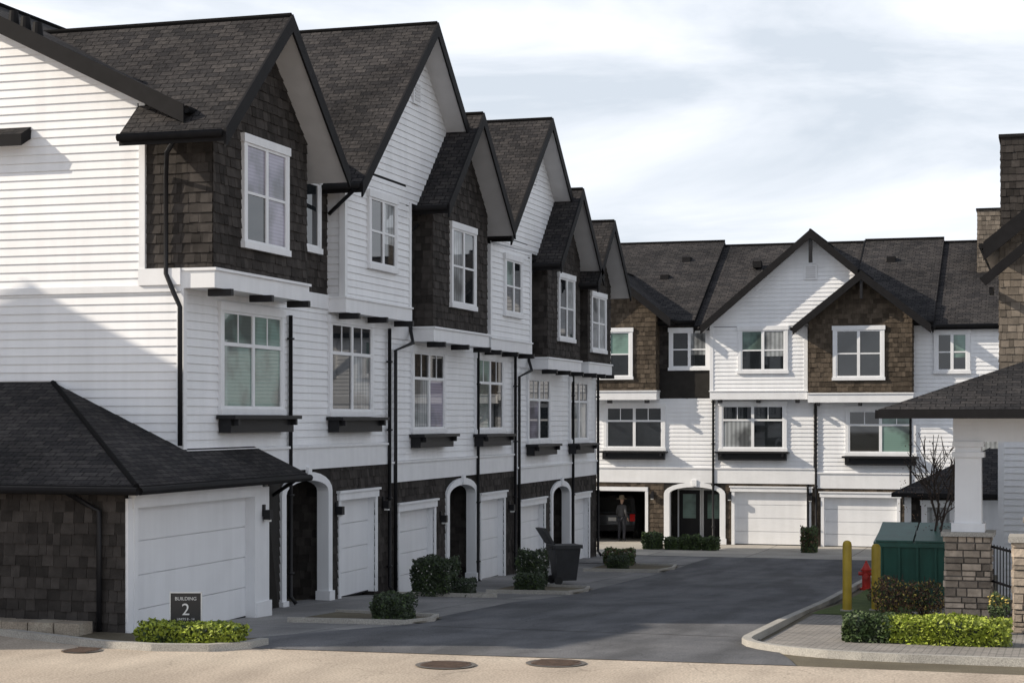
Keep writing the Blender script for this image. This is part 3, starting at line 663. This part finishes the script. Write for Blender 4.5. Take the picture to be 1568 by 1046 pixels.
for x0,x1,y0,y1 in beds:
    sheet('planting_bed','dirt',[(x0,y0),(x1,y0+.5),(x1,y1-.5),(x0,y1)],.05)
    kerb([(x0,y0),(x1-.2,y0+.3),(x1,(y0+y1)/2),(x1-.2,y1-.3),(x0,y1)],.1,.1)
bl=B('retaining_wall')
x=-22.
while x<-15.2:
    w=random.uniform(.35,.5); box(W,'limestone',x,x+w-.02,25.15+random.random()*.03,25.6,-.05,.24+random.random()*.02,'block'); x+=w
bl.done()
def manhole(x,y,r=.36):
    b_=B('manhole_cover'); n=24
    P=[(x+r*math.cos(2*math.pi*i/n),y+r*math.sin(2*math.pi*i/n),g(y)+.030) for i in range(n)]; face('rust',P,'cover')
    P2=[(x+r*1.2*math.cos(2*math.pi*i/n),y+r*1.2*math.sin(2*math.pi*i/n),g(y)+.026) for i in range(n)]; face('mortar',P2,'frame')
    for i in range(-3,4): box(W,'rust',x-r*.8,x+r*.8,y+i*.08-.015,y+i*.08+.015,g(y)+.030,g(y)+.038,'rib')
    b_.done()
manhole(-8.2,23.84); manhole(-6.78,24.5)
manhole(-13.9,23.75,.25)
# ================================================================== PLANTS
def leaves(part,mat,cx,cy,cz,rx,ry,rz,n,size,shape='box'):
    for i in range(n):
        while True:
            a,b2,c=[random.uniform(-1,1) for _ in range(3)]
            if shape=='ball':
                r=math.sqrt(a*a+b2*b2+c*c)
                if r>1 or r<.45: continue
            else:
                if max(abs(a),abs(b2),abs(c))<.78: continue
                if abs(a)+abs(b2)+abs(c)>2.5: continue
            break
        wob=1+.10*math.sin(a*5+cx*3)+.07*math.sin(b2*7+c*4)
        p=Vector((cx+a*rx*wob,cy+b2*ry*wob,cz+c*rz*wob))
        u=Vector((random.gauss(0,1),random.gauss(0,1),random.gauss(0,1))).normalized(); v=u.orthogonal().normalized()
        s=size*random.uniform(.6,1.4)
        face(mat,[tuple(p-u*s),tuple(p+v*s*.5),tuple(p+u*s),tuple(p-v*s*.5)],part)
def hedge(name,x0,x1,y0,y1,h,n,mat='leaf',size=.035,mat2=None,petals=0):
    b_=B(name); z=g((y0+y1)/2); cx,cy=(x0+x1)/2,(y0+y1)/2
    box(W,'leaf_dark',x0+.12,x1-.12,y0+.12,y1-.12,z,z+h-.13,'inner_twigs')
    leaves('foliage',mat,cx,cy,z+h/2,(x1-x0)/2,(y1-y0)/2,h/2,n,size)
    if mat2: leaves('foliage_mix',mat2,cx,cy,z+h/2,(x1-x0)/2*.95,(y1-y0)/2*.95,h/2*.93,n//2,size)  # second leaf tone mixed in slightly inside the first
    if petals: leaves('blossom','petal',cx,cy,z+h/2,(x1-x0)/2*1.02,(y1-y0)/2*1.02,h/2,petals,size*.8)
    b_.done()
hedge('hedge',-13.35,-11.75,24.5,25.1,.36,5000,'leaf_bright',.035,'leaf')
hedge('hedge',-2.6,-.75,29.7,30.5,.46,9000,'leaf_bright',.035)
hedge('hedge',-3.4,-2.62,29.7,30.5,.46,3500,'leaf',.035,'leaf_dark')  # left end of the same hedge, cast shadow put into darker leaf colours
hedge('shrub',-11.95,-11.3,30.4,31.1,.52,3500,'leaf_dark',.03,'leaf')
hedge('shrub',-14.3,-13.35,38.9,39.7,.88,5000,'leaf_dark',.035,'leaf',160); hedge('shrub',-13.2,-12.85,39.1,39.6,.42,1200,'leaf_dark',.03)
hedge('shrub',-12.75,-12.1,42.3,42.9,.48,2200,'leaf_dark',.035,'leaf')
hedge('shrub',-13.2,-12.5,43.9,44.6,.95,3000,'leaf_dark',.035,'leaf',250)
hedge('shrub',-12.9,-12.35,52.4,53.1,.46,1800,'leaf_dark',.035,'leaf')
hedge('shrub',-13.6,-12.7,54.6,55.3,.55,1800,'leaf',.04,'leaf_red')
for x_,w_,h_ in ((-14.6,.7,.62),(-13.8,.6,.45),(-13.1,.65,.55),(-12.4,.6,.5)): hedge('shrub',x_,x_+w_,64.6,65.2,h_,1300,'leaf',.045,'leaf_dark')
hedge('shrub',-8.75,-8.2,64.5,65.1,.9,1500,'leaf',.045,'leaf_red')
def bush(name,x,y,r,h,mats):
    b_=B(name); z=g(y)
    for i in range(26):
        a=random.uniform(0,6.28); t=random.uniform(.2,1); hx=x+math.cos(a)*r*t; hy=y+math.sin(a)*r*t; zz=z+h*random.uniform(.6,1.05)
        tube([(x+random.uniform(-.1,.1),y,z),((x+hx)/2,(y+hy)/2,z+h*.5),(hx,hy,zz)],.008,'bark','stems',4)
    for m,n in mats:
        leaves('foliage_'+m,m,x,y,z+h*.5,r,r,h*.5,n,.03,'ball')
    b_.done()
bush('flowering_shrub',-3.15,36.6,.45,.8,[('leaf_red',900),('leaf',500),('flower',160)])
bush('flowering_shrub',-2.55,36.9,.45,.75,[('leaf_red',700),('leaf',500),('flower',180)])
bush('flowering_shrub',-3.8,41,.3,.5,[('leaf_red',500),('leaf',300),('flower',60)])
bl=B('bare_tree')
def branch(p,d,L,r,lv):
    q=p+d*L; m=p+d*L*.5+Vector((random.uniform(-.04,.04),random.uniform(-.04,.04),0))*L
    tube([p,m,q],r,'bark','limbs',5,r*.6)
    if lv==0: return
    for i in range(3 if lv>1 else 4):
        nd=(d+Vector((random.gauss(0,.42),random.gauss(0,.42),random.uniform(-.1,.35)))).normalized()
        branch(p+(q-p)*random.uniform(.55,1),nd,L*random.uniform(.62,.82),max(r*.58,.011),lv-1)
branch(Vector((-2.75,42.3,g(42.3))),Vector((0,0,1)),1.75,.055,4)
leaves('buds','leaf_red',-2.75,42.3,2.0,.8,.8,1.2,350,.022,'ball')
bl.done()
# ================================================================== STREET OBJECTS
def wheelie(x,y,rot):
    b_=B('wheelie_bin'); z=g(y)+.02; c,s=math.cos(rot),math.sin(rot)
    T=lambda a,b2,zz:(x+a*c-b2*s,y+a*s+b2*c,z+zz)
    P=[T(-.22,-.26,.1),T(.22,-.26,.1),T(.22,.26,.1),T(-.22,.26,.1),T(-.29,-.36,1.0),T(.29,-.36,1.0),T(.29,.36,1.0),T(-.29,.36,1.0)]
    poly_mesh('plastic_black',P,BF,'body')
    box(lambda a,b2,zz:T(a,b2,zz),'plastic_black',-.33,.33,-.40,.40,.95,1.04,'rim')
    P=[T(-.31,.36,1.05),T(.31,.36,1.05),T(.31,.44,1.07),T(-.31,.44,1.07),T(-.29,.62,1.50),T(.29,.62,1.50),T(.29,.72,1.49),T(-.29,.72,1.49)]
    poly_mesh('plastic_black',P,BF,'lid')
    for sx in (-.27,.27):
        tube([T(sx-.04,.27,.11),T(sx+.04,.27,.11)],.11,'rubber','wheel',14)
    tube([T(-.25,.43,.95),T(.25,.43,.95)],.02,'plastic_black','handle')
    for a in (-.12,0,.12): bar(T(a,-.3,.3),T(a,-.365,.85),.02,.02,'plastic_black','rib')
    b_.done()
wheelie(-12.5,46.0,2.2)
bl=B('green_dumpster')
Z=g(41.7)
P=[(-3.75,41.45,Z+.12),(-2.4,41.45,Z+.12),(-2.4,42.9,Z+.12),(-3.75,42.9,Z+.12),(-3.9,41.35,Z+1.45),(-2.25,41.35,Z+1.45),(-2.25,43,Z+1.65),(-3.9,43,Z+1.65)]
poly_mesh('green_paint',P,BF,'body')
for x in (-3.8,-3.4,-3.0,-2.6,-2.3): bar((x,41.39,Z+.2),(x,41.33,Z+1.4),.05,.05,'green_paint','rib')
bar((-3.93,41.33,Z+1.42),(-2.22,41.33,Z+1.42),.09,.1,'green_paint','rim'); bar((-3.93,41.33,Z+1.42),(-3.93,43,Z+1.62),.09,.1,'green_paint','rim')
P=[(-3.92,41.3,Z+1.48),(-3.1,41.3,Z+1.48),(-3.1,43,Z+1.78),(-3.92,43,Z+1.78),(-3.92,41.3,Z+1.52),(-3.1,41.3,Z+1.52),(-3.1,43,Z+1.84),(-3.92,43,Z+1.84)]
poly_mesh('green_paint',P,BF,'lid'); poly_mesh('green_paint',[(p[0]+.86,p[1],p[2]) for p in P],BF,'lid')
box(W,'green_paint',-4.02,-3.8,41.6,42.6,Z+.75,Z+.9,'fork_pocket')
for x in (-3.6,-2.55): tube([(x-.04,41.6,Z+.1),(x+.04,41.6,Z+.1)],.1,'rubber','wheel',12)
bl.done()
def bollard(x,y,h):
    b_=B('bollard'); z=g(y); r=.095
    prof=[(r,0),(r,h-.08),(r*.85,h-.03),(r*.5,h),(0.001,h+.01)]; n=18; P=[];f=[]
    for rr,zz in prof:
        for i in range(n): P.append((x+rr*math.cos(2*math.pi*i/n),y+rr*math.sin(2*math.pi*i/n),z+zz))
    for j in range(len(prof)-1):
        for i in range(n): f.append((j*n+i,j*n+(i+1)%n,(j+1)*n+(i+1)%n,(j+1)*n+i))
    poly_mesh('yellow_paint',P,f,'post'); tube([(x,y,z-.02),(x,y,z+.06)],.14,'kerbmat','footing',16); b_.done(('post',))
bollard(-4.14,37.5,1.48); bollard(-3.62,38.2,1.42)
bl=B('fire_hydrant'); x,y=-4.72,47.2; z=g(y)
tube([(x,y,z),(x,y,z+.06)],.17,'red_paint','flange',16); tube([(x,y,z+.06),(x,y,z+.5)],.11,'red_paint','barrel',16); tube([(x,y,z+.5),(x,y,z+.54)],.15,'red_paint','flange',16)
tube([(x,y,z+.54),(x,y,z+.62),(x,y,z+.70)],.12,'red_paint','bonnet',16,.04); tube([(x,y,z+.7),(x,y,z+.75)],.03,'red_paint','nut',6)
tube([(x-.2,y,z+.42),(x+.2,y,z+.42)],.05,'red_paint','side_outlet',10); tube([(x,y,z+.36),(x,y-.2,z+.36)],.07,'red_paint','front_outlet',12)
bl.done()
bl=B('building_number_sign'); sx,sy=-12.98,25.3; z=g(sy)-.03
rotv=math.radians(17)
cr,sr=math.cos(rotv),math.sin(rotv)
T=lambda a,o,zz:(sx+a*cr+o*sr,sy+a*sr-o*cr,z+zz)
box(T,'signmat',-.235,.235,-.02,.02,.3,.8,'panel'); box(T,'signmat',-.2,-.15,-.025,.025,0,.35,'post'); box(T,'signmat',.15,.2,-.025,.025,0,.35,'post')
box(T,'letter',-.25,-.235,-.03,.03,.28,.82,'edge'); box(T,'letter',.235,.25,-.03,.03,.28,.82,'edge'); box(T,'letter',-.25,.25,-.03,.03,.8,.815,'edge')
emp=bl.e; bl.done()
def text(s,size,a,zz,parent):
    cu=bpy.data.curves.new('lettering','FONT'); cu.body=s; cu.size=size; cu.align_x='CENTER'; cu.extrude=.003
    o=bpy.data.objects.new('lettering',cu); cu.materials.append(MATS['letter']); sc.collection.objects.link(o); o.parent=parent
    o.location=T(a,.026,zz); o.rotation_euler=(math.radians(90),0,rotv)
text('BUILDING',.075,0,.69,emp); text('2',.26,0,.46,emp); text('UNITS 8 - 14',.05,0,.38,emp)
bl=B('potted_plant'); x,y=-.98,32.6; z=g(y)
tube([(x,y,z),(x,y,z+.32)],.12,'bark','pot',14,.2); leaves('foliage','leaf',x,y,z+.5,.2,.2,.25,500,.03,'ball'); leaves('flowers','flower',x,y,z+.6,.2,.2,.15,80,.025,'ball'); bl.done()
# ================================================================== VEHICLE in open garage
bl=B('parked_suv')
cx=-17.0; y0=69.9; z=-1.33
prof=[(0,.45),(0.02,.95),(.12,1.02),(.35,1.62),(.6,1.72),(2.6,1.72),(3.2,1.15),(4.4,1.02),(4.6,.8),(4.6,.4),(4.2,.3),(.2,.3)]
n=len(prof); P=[]
for sx_,ins in ((-.93,0),(.93,0)):
    for (yy,zz) in prof:
        k2=.0 if zz<1.1 else .16*(zz-1.0)/.7
        P.append((cx+sx_*(1-k2),y0+yy,z+zz))
poly_mesh('car_paint',P,[tuple(range(n)),tuple(range(n,2*n))]+[(i,(i+1)%n,n+(i+1)%n,n+i) for i in range(n)],'body')
face('glass_dark',[(cx-.75,y0+.135,z+1.08),(cx+.75,y0+.135,z+1.08),(cx+.66,y0+.325,z+1.56),(cx-.66,y0+.325,z+1.56)],'rear_window')
for s_ in (-1,1):
    box(W,'taillight',min(cx+s_*.92,cx+s_*.72),max(cx+s_*.92,cx+s_*.72),y0-.03,y0+.05,z+.72,z+1.0,'tail_light')
    for yy in (.8,3.7): tube([(cx+s_*.72,y0+yy,z+.36),(cx+s_*.95,y0+yy,z+.36)],.36,'rubber','wheel',20)
box(W,'letter',cx-.16,cx+.16,y0-.035,y0-.02,z+.72,z+.86,'number_plate'); box(W,'black',cx-.92,cx+.92,y0-.1,y0+.1,z+.35,z+.58,'bumper')
bl.done()
# ================================================================== PERSON
PX,PY,PZ=-16.38,68.9,-1.34
def person(x,y,z,face_dir):
    e=bpy.data.objects.new('person',None); sc.collection.objects.link(e)
    def skin(name,V,E,R,mat,sub=2):
        me=bpy.data.meshes.new(name); me.from_pydata([(x+a*math.cos(face_dir)-b2*math.sin(face_dir),y+a*math.sin(face_dir)+b2*math.cos(face_dir),z+c) for a,b2,c in V],E,[])
        o=bpy.data.objects.new(name,me); sc.collection.objects.link(o); o.parent=e
        o.modifiers.new('Skin','SKIN'); sv=me.skin_vertices[0].data
        for i,r in enumerate(R): sv[i].radius=(r if isinstance(r,tuple) else (r,r))
        sv[0].use_root=True
        s=o.modifiers.new('Sub','SUBSURF'); s.levels=sub; s.render_levels=sub; me.materials.append(MATS[mat]); return o
    V=[(0,0,.92),(0,.0,1.08),(0,.0,1.25),(0,.01,1.38),(0,0,1.46),
       (-.17,0,1.37),(-.24,.02,1.12),(-.20,-.10,.92),(.17,0,1.37),(.25,.02,1.12),(.19,-.12,.94)]
    skin('jacket',V,[(0,1),(1,2),(2,3),(3,4),(3,5),(5,6),(6,7),(3,8),(8,9),(9,10)],[(.17,.12),(.15,.11),(.18,.12),(.14,.09),.06,.065,.05,.035,.065,.05,.035],'cloth_grey')
    V=[(0,0,.95),(-.1,0,.86),(-.12,-.02,.48),(-.13,.02,.09),(-.13,-.13,.045),(.1,0,.86),(.12,.0,.48),(.13,.03,.09),(.13,-.12,.045)]
    skin('trousers',V,[(0,1),(1,2),(2,3),(3,4),(0,5),(5,6),(6,7),(7,8)],[.14,.10,.068,.048,.04,.10,.068,.048,.04],'cloth_dark')
    skin('head',[(0,0,1.44),(0,-.005,1.54),(0,-.02,1.62),(0,-.015,1.69)],[(0,1),(1,2),(2,3)],[.05,.055,.085,.075],'skin')
    skin('nose',[(0,-.10,1.63),(0,-.118,1.60)],[(0,1)],[.01,.014],'skin',1)
    for s_ in (-1,1):
        skin('ear',[(s_*.085,-.01,1.64),(s_*.09,-.005,1.60)],[(0,1)],[.012,.01],'skin',1)
        skin('eye',[(s_*.03,-.098,1.645),(s_*.035,-.098,1.645)],[(0,1)],[.008,.008],'black',1)
        b0=(s_*.20,-.11,.93)
        V=[b0,(s_*.20,-.13,.87)]; Ed=[(0,1)]; R=[.026,.03]
        for k,(dx,L) in enumerate(((-.027,.062),(-.009,.072),(.009,.068),(.026,.052))):
            V+=[(s_*.20+dx,-.135,.85),(s_*.20+dx,-.145,.85-L*.55),(s_*.20+dx,-.165,.85-L)]; i=len(V)-3; Ed+=[(1,i),(i,i+1),(i+1,i+2)]; R+=[.010,.009,.008]
        V+=[(s_*.165,-.14,.88),(s_*.16,-.16,.845)]; i=len(V)-2; Ed+=[(1,i),(i,i+1)]; R+=[.011,.009]
        skin('hand',V,Ed,R,'skin',1)
    return e
BB=B('_tmp')
pe=person(PX,PY,PZ,2.6)
def rev(prof,x,y,mat,part,n=24):
    P=[];f=[]
    for rr,zz in prof:
        for i in range(n): P.append((x+rr*math.cos(2*math.pi*i/n),y+rr*1.1*math.sin(2*math.pi*i/n),zz))
    for j in range(len(prof)-1):
        for i in range(n): f.append((j*n+i,j*n+(i+1)%n,(j+1)*n+(i+1)%n,(j+1)*n+i))
    poly_mesh(mat,P,f,part)
rev([(.21,PZ+1.66),(.20,PZ+1.675),(.105,PZ+1.69),(.10,PZ+1.78),(.08,PZ+1.81),(.001,PZ+1.80)],PX,PY,'straw','hat')
rev([(.205,PZ+1.655),(.1,PZ+1.67),(.001,PZ+1.67)],PX,PY,'straw','hat')
BB.done(('hat',))
for o in list(BB.e.children): o.parent=pe
bpy.data.objects.remove(BB.e)
# ================================================================== WORLD, SUN, CAMERA
sund=Vector((1,.4,-.6)).normalized()
w=bpy.data.worlds.new('World'); sc.world=w; w.use_nodes=True; nt=w.node_tree; nt.nodes.clear()
out=nt.nodes.new('ShaderNodeOutputWorld'); bg=nt.nodes.new('ShaderNodeBackground'); bg.inputs['Strength'].default_value=.1
sky=nt.nodes.new('ShaderNodeTexSky'); sky.sky_type='NISHITA'; sky.sun_disc=False; sky.sun_elevation=math.radians(29); sky.sun_rotation=math.radians(248)
tc=nt.nodes.new('ShaderNodeTexCoord'); mp=nt.nodes.new('ShaderNodeMapping'); mp.inputs['Scale'].default_value=(1,1,4.0); mp.inputs['Location'].default_value=(.3,.1,.25); nt.links.new(tc.outputs['Generated'],mp.inputs['Vector'])
no=nt.nodes.new('ShaderNodeTexNoise'); no.inputs['Scale'].default_value=3.4; no.inputs['Detail'].default_value=8; no.inputs['Roughness'].default_value=.55; no.inputs['Distortion'].default_value=.5; nt.links.new(mp.outputs[0],no.inputs['Vector'])
cr=nt.nodes.new('ShaderNodeValToRGB'); cr.color_ramp.elements[0].position=.36; cr.color_ramp.elements[0].color=(7.4,8.1,9.0,1); cr.color_ramp.elements[1].position=.60; cr.color_ramp.elements[1].color=(12.0,12.2,12.8,1)
nt.links.new(no.outputs['Fac'],cr.inputs['Fac'])
# hazy bright cloud near the horizon thinning to bluer sky overhead
sp=nt.nodes.new('ShaderNodeSeparateXYZ'); nt.links.new(tc.outputs['Generated'],sp.inputs[0])
mr=nt.nodes.new('ShaderNodeMapRange'); mr.inputs['From Min'].default_value=.25; mr.inputs['From Max'].default_value=.75; mr.inputs['To Min'].default_value=.94; mr.inputs['To Max'].default_value=.30; nt.links.new(sp.outputs['Z'],mr.inputs['Value'])
mx=nt.nodes.new('ShaderNodeMix'); mx.data_type='RGBA'; nt.links.new(mr.outputs['Result'],mx.inputs[0])
nt.links.new(sky.outputs[0],mx.inputs[6]); nt.links.new(cr.outputs[0],mx.inputs[7]); nt.links.new(mx.outputs[2],bg.inputs['Color']); nt.links.new(bg.outputs[0],out.inputs[0])
li=bpy.data.lights.new('sun','SUN'); li.energy=5.0; li.angle=math.radians(.5); li.color=(1,.89,.74)
lo=bpy.data.objects.new('sun',li); sc.collection.objects.link(lo); lo.rotation_euler=sund.to_track_quat('-Z','Y').to_euler(); lo.location=(-40,-10,40)
cam=bpy.data.cameras.new('camera'); co=bpy.data.objects.new('camera',cam); sc.collection.objects.link(co); sc.camera=co
cam.sensor_width=36; cam.lens=36*2750/1568; cam.shift_y=117/1568; cam.clip_end=3000
co.location=(0,0,3.5); co.rotation_euler=(math.radians(90),0,math.atan(834/2750))
sc.view_settings.view_transform='Standard'; sc.view_settings.look='None'; sc.view_settings.exposure=0
